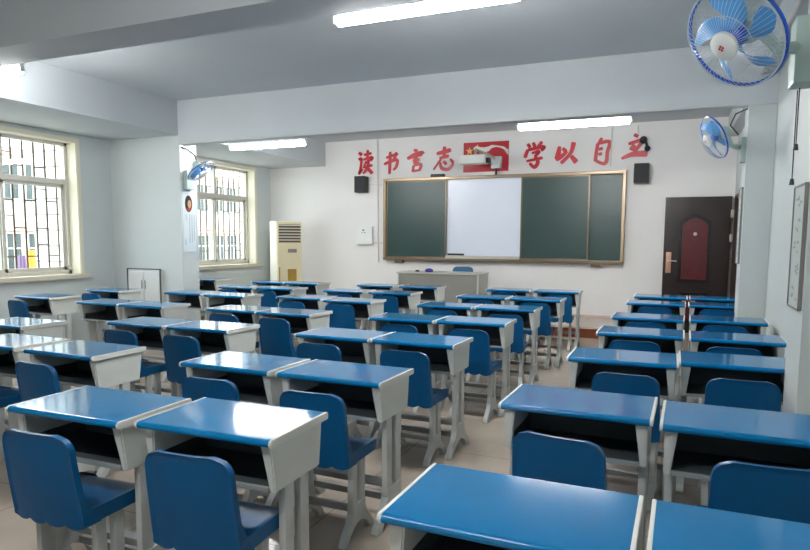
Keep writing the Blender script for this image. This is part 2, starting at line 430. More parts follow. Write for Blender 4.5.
# ------------------------------------------------------------------ chair (origin under middle of the seat's rear)
def chair_proto():
    r = thing('school_chair', 'x', 'chair')
    # seat shell: dished top with deep side skirts
    def seat(b):
        nx, ny = 16, 14; W, D = .358, .338
        top, bot = [], []
        for j in range(ny+1):
            v = j/ny
            tr, br = [], []
            for i in range(nx+1):
                u = -1+2*i/nx
                cr = .05
                y = .064+D*v
                w = W/2
                d = 0
                if v > .8:
                    q = max(0, cr-(.064+D-y)); w = W/2-cr+math.sqrt(max(0, cr*cr-q*q))
                x = u*w
                e = min(1, (1-abs(u))/.14)
                z = .445-.012*(3*e*e-2*e**3)
                if v > .86: z -= .014*((v-.86)/.14)**2
                tr.append(b.verts.new((x, y, z)))
                br.append(b.verts.new((x*.985, y if v < 1 else y-.004, .388 if (1-abs(u)) < .1 or v > .93 else .412)))
            top.append(tr); bot.append(br)
        for j in range(ny):
            for i in range(nx):
                b.faces.new((top[j][i], top[j][i+1], top[j+1][i+1], top[j+1][i]))
                b.faces.new((bot[j][i], bot[j+1][i], bot[j+1][i+1], bot[j][i+1]))
        for i in range(nx):
            b.faces.new((top[0][i], bot[0][i], bot[0][i+1], top[0][i+1]))
            b.faces.new((top[ny][i], top[ny][i+1], bot[ny][i+1], bot[ny][i]))
        for j in range(ny):
            b.faces.new((top[j][0], top[j+1][0], bot[j+1][0], bot[j][0]))
            b.faces.new((top[j][nx], bot[j][nx], bot[j+1][nx], top[j+1][nx]))
    one(seat, 'seat', 'cblue', r)
    def back(b):
        nx, nz = 28, 26; z0, z1, cr = .385, .738, .062
        F, R = [], []
        for j in range(nz+1):
            v = j/nz; z = z0+(z1-z0)*v
            w = .179-.012*v
            q = max(0, cr-(z1-z)); w = w-cr+math.sqrt(max(0, cr*cr-q*q)) if q > 0 else w
            fr, rr = [], []
            for i in range(nx+1):
                u = -1+2*i/nx; x = u*w
                zz = z
                if v < .15:
                    zz = z-.013*abs(math.sin(u*PI*2))**.7*(1-v/.15)
                yb = .046*(1-v)**1.3+.022*(x/.19)**2
                edge = min(1, min((.19-abs(x))/.022, (z1-z)/.022, 1))
                ed = min(1, max(0, (w-abs(x))/.014)); ed = min(ed, min(1, (z1-z)/.014))
                rec = .009*(3*ed*ed-2*ed**3)
                rnd = .006*(1-min(1, ed*3))
                rr.append(b.verts.new((x, yb+rec+rnd*.5, zz))); 
                sd_ = min(1, max(0, (abs(u)-.86)/.14)); fl_ = sd_*(.010+.05*max(0, 1-v/.45)**2)
                fr.append(b.verts.new((x, yb+.021+fl_-rnd*.5, zz)))
            F.append(fr); R.append(rr)
        for j in range(nz):
            for i in range(nx):
                b.faces.new((R[j][i], R[j][i+1], R[j+1][i+1], R[j+1][i])); b.faces.new((F[j][i], F[j+1][i], F[j+1][i+1], F[j][i+1]))
            b.faces.new((R[j][0], R[j+1][0], F[j+1][0], F[j][0])); b.faces.new((R[j][nx], F[j][nx], F[j+1][nx], R[j+1][nx]))
        for i in range(nx):
            b.faces.new((R[0][i], F[0][i], F[0][i+1], R[0][i+1])); b.faces.new((R[nz][i], R[nz][i+1], F[nz][i+1], F[nz][i]))
    one(back, 'backrest', 'cblue', r)
    for s in (-1, 1):
        x = s*.145
        for yy in (.160, .246):
            one(lambda b: box(b, x-.014, x+.014, yy-.025, yy+.025, .13, .412, bev=.007), 'leg', 'legm', r)
        one(lambda b: foot(b, x, .203, .16, .17, .017), 'foot', 'legm', r)
    one(lambda b: box(b, -.135, .135, .185, .215, .12, .15, bev=.004), 'stretcher', 'bar', r)
    return r

def copy_tree(o, parent=None):
    c = o.copy(); COL.objects.link(c)
    if parent is not None: c.parent = parent
    for ch in o.children: copy_tree(ch, c)
    return c

DK = {
'R1a': (-0.646, 1.371, -0.80, None),
'M1a': (-2.448, 1.677, 0.80, (0.05, -0.17, 1)),
'R1b': (-0.024, 1.351, -0.80, None),
'M1b': (-1.811, 1.726, 0.80, (.078, -.18, 3)),
'R2a': (-0.637, 2.543, -1.40, (-0.01, -0.3, -8)),
'M2a': (-2.466, 2.679, -1.50, (0.05, -0.19, 2)),
'R2b': (-0.013, 2.485, -1.40, (.04, -.27, 4)),
'M2b': (-1.832, 2.671, -1.50, (0.04, -0.22, 2)),
'R3a': (-0.536, 3.723, -0.10, (0.04, -0.26, -3)),
'M3a': (-2.459, 3.829, -1.35, (0, -0.19, 0)),
'R3b': (0.065, 3.840, -0.30, (.0, -.285, 1)),
'M3b': (-1.852, 3.831, -1.35, (0.03, -0.21, -1)),
'R4a': (-0.489, 4.844, -1.00, (-0.02, -0.19, 0)),
'M4a': (-2.397, 4.910, 0.25, (0.05, -0.18, 0)),
'R4b': (0.141, 4.828, -1.00, (-0.03, -0.2, 2)),
'M4b': (-1.793, 4.954, 0.25, (.05, -.25, -4)),
'R5a': (-0.472, 5.881, -1.55, (0, -0.13, 5)),
'M5a': (-2.408, 6.064, -0.50, (0.03, -0.18, 0)),
'R5b': (0.165, 5.936, -1.55, (-0.03, -0.15, 0)),
'M5b': (-1.784, 6.079, -0.50, (0.08, -0.3, 6)),
'R6a': (-0.434, 7.277, -0.85, (0, -0.17, 0)),
'M6a': (-2.341, 7.185, 0.15, (0.04, -0.18, 0)),
'R6b': (0.188, 7.287, -0.85, (-0.03, -0.17, 0)),
'M6b': (-1.708, 7.190, 0.15, (0.04, -0.21, 2)),
'R7a': (-0.402, 8.163, -0.65, None),
'M7a': (-2.304, 8.375, 0.55, (0, -0.18, 0)),
'R7b': (0.220, 8.173, -0.65, None),
'M7b': (-1.668, 8.401, 0.55, (0.062, -0.22, 3)),
'L1a': (-4.302, 2.621, -1.15, (.045, -0.2, -2.5)),
'L1b': (-3.616, 2.601, -1.15, (.045, -0.2, -2.5)),
'L2a': (-4.189, 3.744, -0.80, (.045, -0.21, -2.5)),
'L2b': (-3.583, 3.756, -0.80, (.045, -0.24, -2.5)),
'L3a': (-4.138, 4.864, -1.25, (0.02, -0.14, -2)),
'L3b': (-3.534, 4.845, -1.25, (0.03, -0.2, -4)),
'L4a': (-4.233, 6.216, 0.10, (.045, -.24, -2)),
'L4b': (-3.538, 6.090, 0.10, (-0.02, -0.15, 3)),
'L5a': (-4.216, 7.252, 0.05, (0.05, -0.18, 0)),
'L5b': (-3.552, 7.262, 0.05, (0, -0.15, 2)),
'L6a': (-4.271, 8.341, 0.15, None),
'L6b': (-3.593, 8.343, 0.15, None),
'W1b': (-5.129, 3.267, -0.80, None),
'W2a': (-5.815, 4.814, -0.70, None),
'W2b': (-5.188, 4.788, -0.70, None),
'W3a': (-5.875, 6.146, -0.60, None),
'W3b': (-5.183, 6.066, -0.60, None),
'W4a': (-5.872, 7.196, -0.15, (0, -0.2, 0)),
'W4b': (-5.253, 7.223, -0.15, (-0.04, -0.15, -10)),
'W5a': (-6.069, 8.232, -0.55, None),
'W5b': (-5.465, 8.242, -0.55, None),
'S1s': (-7.000, 4.972, -0.70, (0, -0.21, -5)),
'S2s': (-7.050, 5.999, -1.30, (.045, -0.24, -2.5)),
'S3s': (-7.400, 8.280, -0.60, None),
}
GR = dict(R='rightmost column', M='second column from right', L='third column from right',
          W='fourth column from right', S='single window-side column')
O7 = ['nearest', 'second-nearest', 'third-nearest', 'fourth-nearest', 'fifth-nearest', 'sixth-nearest', 'farthest']
ORD = {7: O7, 6: O7[:5]+['farthest'], 5: O7[:4]+['farthest'], 3: ['nearest', 'second-nearest', 'farthest']}
desk0 = desk_proto(); chair0 = chair_proto(); dused = cused = False
NR = dict(R=7, M=7, L=6, W=5, S=3)
for key, (x, y, a, ch) in DK.items():
    g_, row, side = key[0], int(key[1]), key[2]
    o = desk0 if not dused else copy_tree(desk0); dused = True
    th = math.radians(a); c, s = math.cos(th), math.sin(th)
    P = lambda u, v: (x+c*u-s*v, y+s*u+c*v, 0)
    o.location = P(.3, .2); o.rotation_euler = (0, 0, th)
    sd = {'a': 'left desk of the ', 'b': 'right desk of the ', 's': ''}[side]
    rw = ORD[NR[g_]][row-1]
    wh = GR[g_]
    if side == 's': lab = '%s blue-topped school desk in the %s' % (rw, wh)
    else: lab = 'blue-topped desk, %s of its pair, %s row, %s' % ({'a': 'left', 'b': 'right'}[side], rw, wh)
    lab = lab.replace('middle (fourth)', 'fourth')
    tag(o, lab, 'desk', 'blue-topped school desks in rows')
    if ch is not None:
        dx, dy, cy = ch
        k = chair0 if not cused else copy_tree(chair0); cused = True
        k.location = P(.3+dx, dy); k.rotation_euler = (0, 0, th+math.radians(cy))
        if side == 's': lab = 'blue plastic chair at the %s desk of the %s' % (rw, wh)
        else: lab = 'blue plastic chair at the %s desk, %s row, %s' % ({'a': 'left', 'b': 'right'}[side], rw, wh)
        tag(k, lab.replace('middle (fourth)', 'fourth'), 'chair', 'blue plastic chairs at the desks')

# ------------------------------------------------------------------ front of the room
# teacher desk
td = thing('teacher_desk', 'wide grey teacher desk on the platform below the board', 'desk', (-3.5, 10.05, .165))
boxes('front_panel', 'gray', [(-.70, .66, -.27, -.25, .02, .70)], td, bev=.004)
boxes('side_panel', 'grayl', [(.66, .69, -.27, .27, 0, .70)], td, bev=.004)
boxes('side_panel', 'grayl', [(-.72, -.70, -.27, .27, 0, .70)], td, bev=.004)
boxes('desktop', 'grayl', [(-.74, .71, -.29, .29, .70, .722)], td, bev=.006)
boxes('drawer', 'gray', [(-.68, -.25, .0, .25, .40, .69)], td, bev=.004)
tc_ = copy_tree(chair0); tc_.location = (-3.30, 10.70, .165); tc_.rotation_euler = (0, 0, PI)
tc_.location = (-3.32, 10.60, .165); tc_.scale = (1.08, 1.08, 1.08)
tag(tc_, 'dark teal plastic chair behind the grey teacher desk', 'chair')
if 'group' in tc_: del tc_['group']
for ch in tc_.children:
    if ch.name.startswith(('seat', 'backrest')):
        ch.data = ch.data.copy(); ch.data.materials[0] = M['teal']
# raise: its back shows above the desk edge
def pouch(b):
    bmesh.ops.create_uvsphere(b, u_segments=20, v_segments=10, radius=1)
    for v in b.verts: v.co = Vector((v.co.x*.075, v.co.y*.05, max(-.6, v.co.z)*.04+.024))
o = one(pouch, 'pencil_pouch', 'purple'); o.location = (-3.72, 9.95, .8875); tag(o, 'small purple pouch lying on the grey teacher desk', 'pouch')
o = boxes('chalk_box', 'black', [(-.03, .03, -.02, .02, 0, .03)], bev=.004); o.location = (-3.93, 9.95, .8875); tag(o, 'tiny dark box on left end of the grey teacher desk', 'box')

# board
bd = thing('sliding_chalkboard', 'long green sliding chalkboard with white centre board in bronze frame', 'chalkboard', (-2.81, YF, 1.05))
X0, X1, Z0, Z1 = -4.90+2.81, -.70+2.81, 0, 1.48
f = .05
bm = bmesh.new()
box(bm, X0, X1, -.13, -.0, Z1-f, Z1, bev=.006); box(bm, X0, X0+f, -.13, 0, Z0+f, Z1-f, bev=.006); box(bm, X1-f, X1, -.13, 0, Z0+f, Z1-f, bev=.006)
obj('frame', bm, 'brassl', bd)
boxes('bottom_rail', 'brass', [(X0, X1, -.14, 0, Z0, Z0+f)], bd, bev=.006)
boxes('back_board', 'board', [(X0+f, X1-f, -.035, -.005, Z0+f, Z1-f)], bd)
W0 = -3.69+2.81; W1 = -2.345+2.81; G1 = -1.25+2.81
boxes('whiteboard', 'wboard', [(W0, W1, -.06, -.036, Z0+f+.05, Z1-f)], bd)
boxes('marker_tray', 'grayl', [(W0+.008, W1-.022, -.135, -.0605, Z0+f, Z0+f+.05)], bd, bev=.004)
for (a, b_) in ((X0+f+.005, W0+.005), (W1-.02, G1)):
    p = boxes('sliding_panel', 'board', [(a+.022, b_-.022, -.095, -.075, Z0+f+.022, Z1-f-.022)], bd)
    q = .022
    boxes('panel_frame', 'brass', [(a, b_, -.10, -.07, Z0+f, Z0+f+q), (a, b_, -.10, -.07, Z1-f-q, Z1-f), (a, a+q, -.10, -.07, Z0+f+q, Z1-f-q), (b_-q, b_, -.10, -.07, Z0+f+q, Z1-f-q)], p, bev=.003)
boxes('bracket', 'brass', [(X0+.22, X0+.38, -.11, -.005, -.05, 0)], bd, bev=.006)
boxes('bracket', 'brass', [(X1-.5, X1-.34, -.11, -.005, -.05, 0)], bd, bev=.006)
boxes('eraser', 'black', [(-.15, .15, -.02, .02, 0, .035)], bev=.006)
er = bpy.data.objects['eraser']; er.location = (-3.54, YF-.105, 1.151)
er.location = (-3.50, YF-.105, 1.1515); tag(er, 'black eraser lying at left end of the whiteboard tray', 'eraser')

o = boxes('media_box', 'black', [(-.12, .12, -.06, .05, 0, .05)], bev=.01); o.location = (-3.86, YF-.07, 2.531)
tag(o, 'small black box lying on top edge of the board frame', 'box')

# flag poster with star
fl = thing('flag_poster', 'red poster with yellow stars and painted wavy white glare above the board', 'poster', (-3.01, YF, 2.60))
boxes('poster_panel', 'flag', [(-.40, .40, -.012, -.001, 0, .505)], fl)
def star(bm, cx, cz, R, y):
    P = []
    for k in range(10):
        a = PI/2+k*PI/5; r_ = R if k % 2 == 0 else R*.4
        P.append((cx+r_*math.cos(a), cz+r_*math.sin(a)))
    c0 = bm.verts.new((cx, y-.003, cz)); vs = [bm.verts.new((u, y, v)) for u, v in P]
    for i in range(10): bm.faces.new((c0, vs[i], vs[(i+1) % 10]))
def stars(bm):
    star(bm, -.29, .36, .075, -.0135)
    for (u, v) in ((-.15, .45), (-.10, .40), (-.10, .32), (-.14, .26)): star(bm, u, v, .022, -.0135)
one(stars, 'star', 'gold', fl, smooth=False)
def glare_wave(bm):  # glare on the poster, painted as a flat white wavy strip
    T = [(-.22, .40, .015), (-.17, .405, .04), (-.10, .375, .045), (-.03, .37, .042), (.05, .385, .04), (.10, .42, .028), (.17, .425, .014), (.25, .41, .012), (.32, .385, .022), (.36, .34, .035), (.395, .31, .05)]
    A = [bm.verts.new((x_, -.0145, z_+h)) for x_, z_, h in T]; B = [bm.verts.new((x_, -.0145, z_-h)) for x_, z_, h in T]
    for i in range(len(T)-1): bm.faces.new((A[i], A[i+1], B[i+1], B[i]))
one(glare_wave, 'painted_glare', 'white', fl, smooth=False)

# short throw projector on wall arm
pj = thing('wall_projector', 'white short-throw projector on a wall arm over the board', 'projector', (-2.86, YF, 2.62))
boxes('wall_mount', 'fixture', [(-.03, .14, -.12, -.015, .02, .22)], pj, bev=.01)
def arm(b):
    tube(b, [(.04, -.1, .18), (-.08, -.25, .25), (-.2, -.45, .30), (-.2, -.48, .19)], .026, 10)
    tube(b, [(.0, -.1, .08), (-.15, -.3, .17)], .012, 8)
one(arm, 'arm', 'steel', pj)
boxes('projector_body', 'white', [(-.44, .0, -.62, -.34, .06, .20)], pj, bev=.02)
boxes('lens_housing', 'black', [(.0, .05, -.56, -.40, .07, .15)], pj, bev=.01)
def cb_(b): tube(b, [(.05, -.06, .03), (.055, -.07, -.02), (.05, -.06, -.085)], .018, 8)
one(cb_, 'cable', 'black', pj)

# speakers, wall box, camera
def speaker(x, z, label):
    t = thing('wall_speaker', label, 'speaker', (x, YF, z), 0, 'black wall speakers')
    boxes('cabinet', 'black', [(-.11, .11, -.20, -.04, 0, .30)], t, bev=.012)
    g_ = boxes('grille', 'blackm', [(-.098, .098, -.207, -.2, .012, .288)], t, bev=.004)
    boxes('bracket', 'steel', [(-.03, .03, -.04, -.002, .10, .20)], t, bev=.004)
speaker(-5.35, 2.29, 'black wall speaker left of the board under the first red character')
speaker(-.48, 2.32, 'black wall speaker right of the board under the last red character')
wb = thing('wall_box', 'white square control box on the wall left of the board', 'box', (-5.31, YF, 1.33))
boxes('housing', 'cab', [(-.165, .165, -.09, -.001, 0, .34)], wb, bev=.012)
boxes('display', 'black', [(-.035, .0, -.094, -.09, .255, .28), (-.05, -.03, -.094, -.09, .215, .228), (.0, .03, -.094, -.09, .215, .228)], wb)
def camb(b):
    bmesh.ops.create_uvsphere(b, u_segments=18, v_segments=12, radius=.06, matrix=Matrix.Translation((0, -.11, 0)))
cm = thing('ceiling_camera', 'small black surveillance camera over the last red character', 'camera', (-.47, YF, 2.98))
one(camb, 'camera_head', 'black', cm)
def camb2(b):
    bmesh.ops.create_uvsphere(b, u_segments=14, v_segments=10, radius=.045, matrix=Matrix.Translation((.06, -.10, -.13)))
    tube(b, [(.03, -.08, 0), (.06, -.09, -.13)], .02, 8)
one(camb2, 'lens', 'black', cm)
one(lambda b: tube(b, [(0, 0, 0), (0, -.1, 0)], .02, 10), 'mount', 'black', cm)

# conduits on the front wall
def conduit(pts, r, label):
    o = one(lambda b: tube(b, pts, r, 8), 'wall_conduit', 'conduit'); tag(o, label, 'conduit', 'white wiring conduits'); return o
yy = YF-.014
conduit([(-5.07, yy, ZC-.01), (-5.05, yy, 1.0)], .012, 'white vertical conduit between left speaker and chalkboard')
conduit([(-5.13, yy, 1.36), (-5.06, yy, 1.36), (-4.92, yy, 1.36)], .009, 'short horizontal conduit from the white wall box to board')
conduit([(-.945, yy, ZC-.05), (-.955, yy, 2.6)], .011, 'vertical conduit between the last two red characters')
conduit([(-.56, yy, ZC-.05), (-.56, yy, 3.08)], .010, 'short vertical conduit above the last red character')
conduit([(-5.25, yy, 2.45), (-5.15, yy-.01, 2.44), (-4.93, yy, 2.43)], .006, 'thin cable from left speaker to the chalkboard frame')
conduit([(-6.1, YP0-.035, 2.70), (XR-.35, YP0-.035, 2.70)], .009, 'long thin conduit along the far cross beam bottom edge')
conduit([(.69, YP0-.03, 2.97), (.69, 3.85, 2.97)], .012, 'thin conduit along the beam above the right wall')

# ------------------------------------------------------------------ brush characters
CH = {
'read': [[(.10,.92,.05),(.28,.80,.075)], [(.08,.62,.05),(.26,.63,.05),(.20,.22,.05),(.10,.02,.045),(.34,.22,.03)],
  [(.42,.80,.04),(.90,.86,.05)], [(.66,1,.05),(.64,.62,.05)], [(.38,.60,.04),(.92,.68,.06),(.82,.54,.04)], [(.50,.52,.05),(.58,.44,.05)],
  [(.42,.42,.04),(.50,.36,.04)], [(.34,.28,.04),(.96,.36,.05)], [(.70,.60,.05),(.66,.30,.06),(.50,.12,.05),(.36,.02,.03)], [(.66,.24,.05),(.96,.02,.07)]],
'book': [[(.15,.74,.04),(.78,.84,.055),(.68,.60,.045)], [(.0,.44,.05),(.90,.62,.06),(.88,.30,.055),(.66,.14,.035)], [(.45,1.02,.055),(.40,-.04,.055)], [(.80,.96,.05),(.98,.84,.06)]],
'word': [[(.40,1.02,.05),(.64,.94,.07)], [(-.02,.62,.05),(.45,.76,.09),(.92,.84,.09),(1.0,.80,.05)], [(.58,.80,.07),(.50,.52,.07),(.52,.40,.05)],
  [(.34,.52,.04),(.78,.56,.05)], [(.36,.40,.035),(.74,.42,.04)], [(.40,.28,.05),(.34,-.02,.05)], [(.38,.28,.04),(.86,.32,.055),(.76,.02,.05)], [(.36,.02,.04),(.76,.06,.04)]],
'will': [[(.16,.74,.06),(.86,.88,.075)], [(.54,1.04,.06),(.52,.56,.06)], [(.30,.54,.05),(.76,.62,.06)], [(.40,.54,.04),(.0,.04,.03)],
  [(.34,.36,.04),(.40,.12,.06),(.70,.04,.06),(.92,.20,.05),(.96,.34,.03)], [(.50,.40,.05),(.64,.26,.06)], [(.82,.50,.04),(.98,.32,.06)]],
'study': [[(.14,.96,.05),(.28,.80,.06)], [(.42,1,.05),(.52,.82,.06)], [(.88,1.02,.05),(.66,.80,.05)], [(.16,.72,.055),(.02,.38,.06)],
  [(.16,.70,.05),(.96,.80,.06),(.84,.64,.04)], [(.36,.56,.04),(.74,.62,.05),(.52,.42,.05)], [(.52,.44,.05),(.68,.20,.06),(.52,-.02,.06),(.26,.16,.045)], [(.10,.24,.04),(.92,.36,.055)]],
'with': [[(.22,.84,.05),(.18,.50,.08),(.10,.22,.07)], [(.08,.20,.06),(.30,.34,.07),(.56,.58,.04)], [(.36,.74,.05),(.50,.58,.07)], [(.82,1.0,.08),(.70,.50,.06),(.30,.02,.06)], [(.72,.36,.06),(.96,.04,.09)]],
'self': [[(.48,1.04,.05),(.30,.80,.06)], [(.24,.82,.055),(.16,.44,.055),(.12,.06,.06)], [(.22,.80,.05),(.94,.86,.06),(.84,.44,.055),(.80,.06,.06),(.60,-.04,.05),(.14,.10,.05)],
  [(.30,.56,.05),(.56,.60,.05)], [(.28,.36,.05),(.52,.38,.05)]],
'stand': [[(.42,1.04,.05),(.60,.96,.06)], [(.22,.66,.05),(.84,.84,.06)], [(.46,.62,.07),(.34,.38,.08)], [(.74,.72,.07),(.56,.44,.05),(.44,.30,.04)], [(-.04,.06,.04),(.40,.22,.08),(.98,.22,.10)]],
}
def brush(bm, pts, ox, oz, w, h, y0, y1):
    # resample stroke through smooth curve and give it brush width
    P = []
    n = len(pts)
    for i in range(n-1):
        p0, p1, p2, p3 = pts[max(0, i-1)], pts[i], pts[i+1], pts[min(n-1, i+2)]
        for k in range(6):
            t = k/6
            P.append(tuple(.5*(2*p1[j]+(p2[j]-p0[j])*t+(2*p0[j]-5*p1[j]+4*p2[j]-p3[j])*t*t+(-p0[j]+3*p1[j]-3*p2[j]+p3[j])*t**3) for j in range(3)))
    P.append(pts[-1])
    L, R = [], []
    for i, (x, z, r_) in enumerate(P):
        a, b_ = P[max(0, i-1)], P[min(len(P)-1, i+1)]
        dx, dz = (b_[0]-a[0])*w, (b_[1]-a[1])*h; d = math.hypot(dx, dz) or 1
        r2 = abs(r_)*.50*(.72 if i in (0, len(P)-1) else 1)
        L.append((ox+x*w-dz/d*r2, oz+z*h+dx/d*r2)); R.append((ox+x*w+dz/d*r2, oz+z*h-dx/d*r2))
    A = [bm.verts.new((x, y0, z)) for x, z in L]; B = [bm.verts.new((x, y0, z)) for x, z in R]
    C = [bm.verts.new((x, y1, z)) for x, z in L]; D = [bm.verts.new((x, y1, z)) for x, z in R]
    for i in range(len(L)-1):
        bm.faces.new((A[i], A[i+1], B[i+1], B[i])); bm.faces.new((C[i], D[i], D[i+1], C[i+1]))
        bm.faces.new((A[i], C[i], C[i+1], A[i+1])); bm.faces.new((B[i], B[i+1], D[i+1], D[i]))
    bm.faces.new((A[0], B[0], D[0], C[0])); bm.faces.new((A[-1], C[-1], D[-1], B[-1]))
PLACE = [('read', -5.49, 2.64, .33, .44, 'first red brush character, above the left black speaker'),
 ('book', -4.94, 2.64, .28, .38, 'second red brush character, right of the left conduit'),
 ('word', -4.47, 2.65, .30, .38, 'third red brush character from the left above the board'),
 ('will', -3.97, 2.65, .38, .40, 'fourth red brush character, just left of the red poster'),
 ('study', -2.34, 2.65, .33, .40, 'fifth red brush character, just right of the red poster'),
 ('with', -1.85, 2.68, .38, .34, 'sixth red brush character, third from the right'),
 ('self', -1.22, 2.67, .25, .38, 'seventh red brush character, a tall closed box shape'),
 ('stand', -.78, 2.70, .38, .37, 'last red brush character, beside the small black camera')]
for k, x, z, w, h, lab in PLACE:
    bm = bmesh.new()
    for i, st in enumerate(CH[k]): brush(bm, st, 0, 0, w, h, -.012-.0004*i, 0)
    o = obj('wall_character', bm, 'red', smooth=False); o.location = (x, YF-.001, z)
    tag(o, lab, 'lettering', 'red calligraphy characters above the board')

# ------------------------------------------------------------------ air conditioner, cabinet
ac = thing('floor_air_conditioner', 'tall cream floor-standing air conditioner in the far left corner', 'air conditioner', (-6.76, 10.30, 0), math.radians(58))
boxes('cabinet_body', 'creamw', [(-.26, .26, -.12, .18, 0, 1.76)], ac, bev=.015)
boxes('front_panel', 'cream', [(-.25, .25, -.155, -.12, .03, 1.745)], ac, bev=.01)
boxes('outlet_recess', 'grille', [(-.225, .225, -.158, -.1552, 1.36, 1.70)], ac)
boxes('louver', 'creamw', [(-.225, .225, -.168, -.158, 1.40+.055*k, 1.415+.055*k) for k in range(6)], ac)
boxes('display', 'gray', [(-.04, .14, -.160, -.155, 1.17, 1.24)], ac, bev=.002)
boxes('intake_grille', 'gold2', [(-.05, .13, -.160, -.155, .60, .86)], ac, bev=.002)
boxes('intake_grille', 'gold2', [(-.23, -.205, -.160, -.155, .60, .90)], ac, bev=.002)
for i, (x, r_) in enumerate(((-7.34, .035), (-7.24, .02))):
    o = one(lambda b: tube(b, [(x, 10.72, 0), (x, 10.72, 1.55 if i == 0 else 1.45)], r_, 12), 'coolant_pipe', 'conduit')
    tag(o, ['thick white pipe in the corner beside the air conditioner', 'thinner white pipe in the corner beside the air conditioner'][i], 'pipe')
cb = thing('metal_cabinet', 'low white two-door cabinet with dark edges against the left pier', 'cabinet', (-6.84, 6.825, 0))
boxes('cabinet_body', 'cab', [(-.30, .30, -.02, .024, 0, 1.0)], cb, bev=.003)
for s in (-1, 1):
    a, b_ = sorted((s*.006, s*.285))
    d = boxes('door', 'cab', [(a, b_, -.036, -.021, .05, .965)], cb, bev=.004)
    boxes('handle', 'gray', [(s*.03-.005, s*.03+.005, -.046, -.036, .72, .84)], d, bev=.003)
boxes('edge_strip', 'cabe', [(-.308, -.298, -.038, -.02, 0, 1.008), (.296, .308, -.038, -.02, 0, 1.008), (-.308, .308, -.038, -.02, .996, 1.008)], cb)

# ------------------------------------------------------------------ posters
pp = thing('portrait_poster', 'narrow pale poster with oval portrait on the left pier', 'poster', (-6.18, 7.0, 1.25), PI/2)
one(lambda b: tube(b, [(0, -.005, .86), (.0, -.004, .99)], .003, 6), 'hanging_cord', 'black', pp)
boxes('poster_sheet', 'paper', [(-.125, .125, -.008, -.001, 0, .86)], pp, bev=.002)
def ov(b, rx, rz, cx, cz, y):
    vs = [b.verts.new((cx+rx*math.cos(2*PI*k/28), y, cz+rz*math.sin(2*PI*k/28))) for k in range(28)]
    b.faces.new(vs)
one(lambda b: ov(b, .072, .115, -.012, .66, -.009), 'portrait_oval', 'dark', pp, smooth=False)
one(lambda b: ov(b, .036, .055, .004, .655, -.0098), 'portrait_face', 'skin', pp, smooth=False)
one(lambda b: ov(b, .035, .022, -.008, .583, -.0095), 'portrait_shoulders', 'red', pp, smooth=False)
def marks(b):
    rr = random.Random(3)
    for cx, top, n in ((-.06, .50, 3), (.0, .50, 14), (.045, .50, 14), (.09, .50, 13), (-.085, .16, 3)):
        for k in range(n):
            z = top-.028*k
            box(b, cx-.007, cx+.007, -.0095, -.0085, z-.008+.002*rr.random(), z+.006)
one(marks, 'vertical_text', 'ink', pp, smooth=False)

def scroll(X, ya, yb, z0, z1, label):
    t = thing('wall_scroll', label, 'scroll', (X, (ya+yb)/2, z0), 0, 'narrow framed scrolls on right piers')
    w = (yb-ya)/2; h = z1-z0
    boxes('backing', 'paperg', [(-.012, -.001, -w, w, 0, h)], t)
    boxes('scroll_frame', 'gray', [(-.018, -.001, -w-.008, -w, 0, h), (-.018, -.001, w, w+.008, 0, h), (-.018, -.001, -w, w, -.008, 0), (-.018, -.001, -w, w, h, h+.008)], t)
    def mk(b):
        rr = random.Random(5)
        for k in range(int(h/.11)):
            z = h-.08-.11*k
            for _ in range(5):
                yy_ = rr.uniform(-w*.5, w*.3); zz = z+rr.uniform(-.03, .03)
                box(b, -.0135, -.0125, yy_, yy_+rr.uniform(.02, .06), zz, zz+.012)
    one(mk, 'brush_writing', 'inkl', t, smooth=False)
scroll(.57, 3.45, 3.73, 1.12, 1.70, 'narrow pale scroll with grey brush writing on near right pier')
scroll(.61, 6.93, 7.18, 1.22, 1.94, 'narrow scroll edge-on at the far right pier beside the door')

# ------------------------------------------------------------------ fans
def tilt(loc, ang, l, u):
    v = (Vector(loc)-Vector((0, 0, 1.441))).normalized()
    r_ = v.cross(Vector((0, 0, 1))).normalized(); q = r_.cross(v)
    return -v*math.cos(math.radians(ang))+(r_*l+q*u).normalized()*math.sin(math.radians(ang))

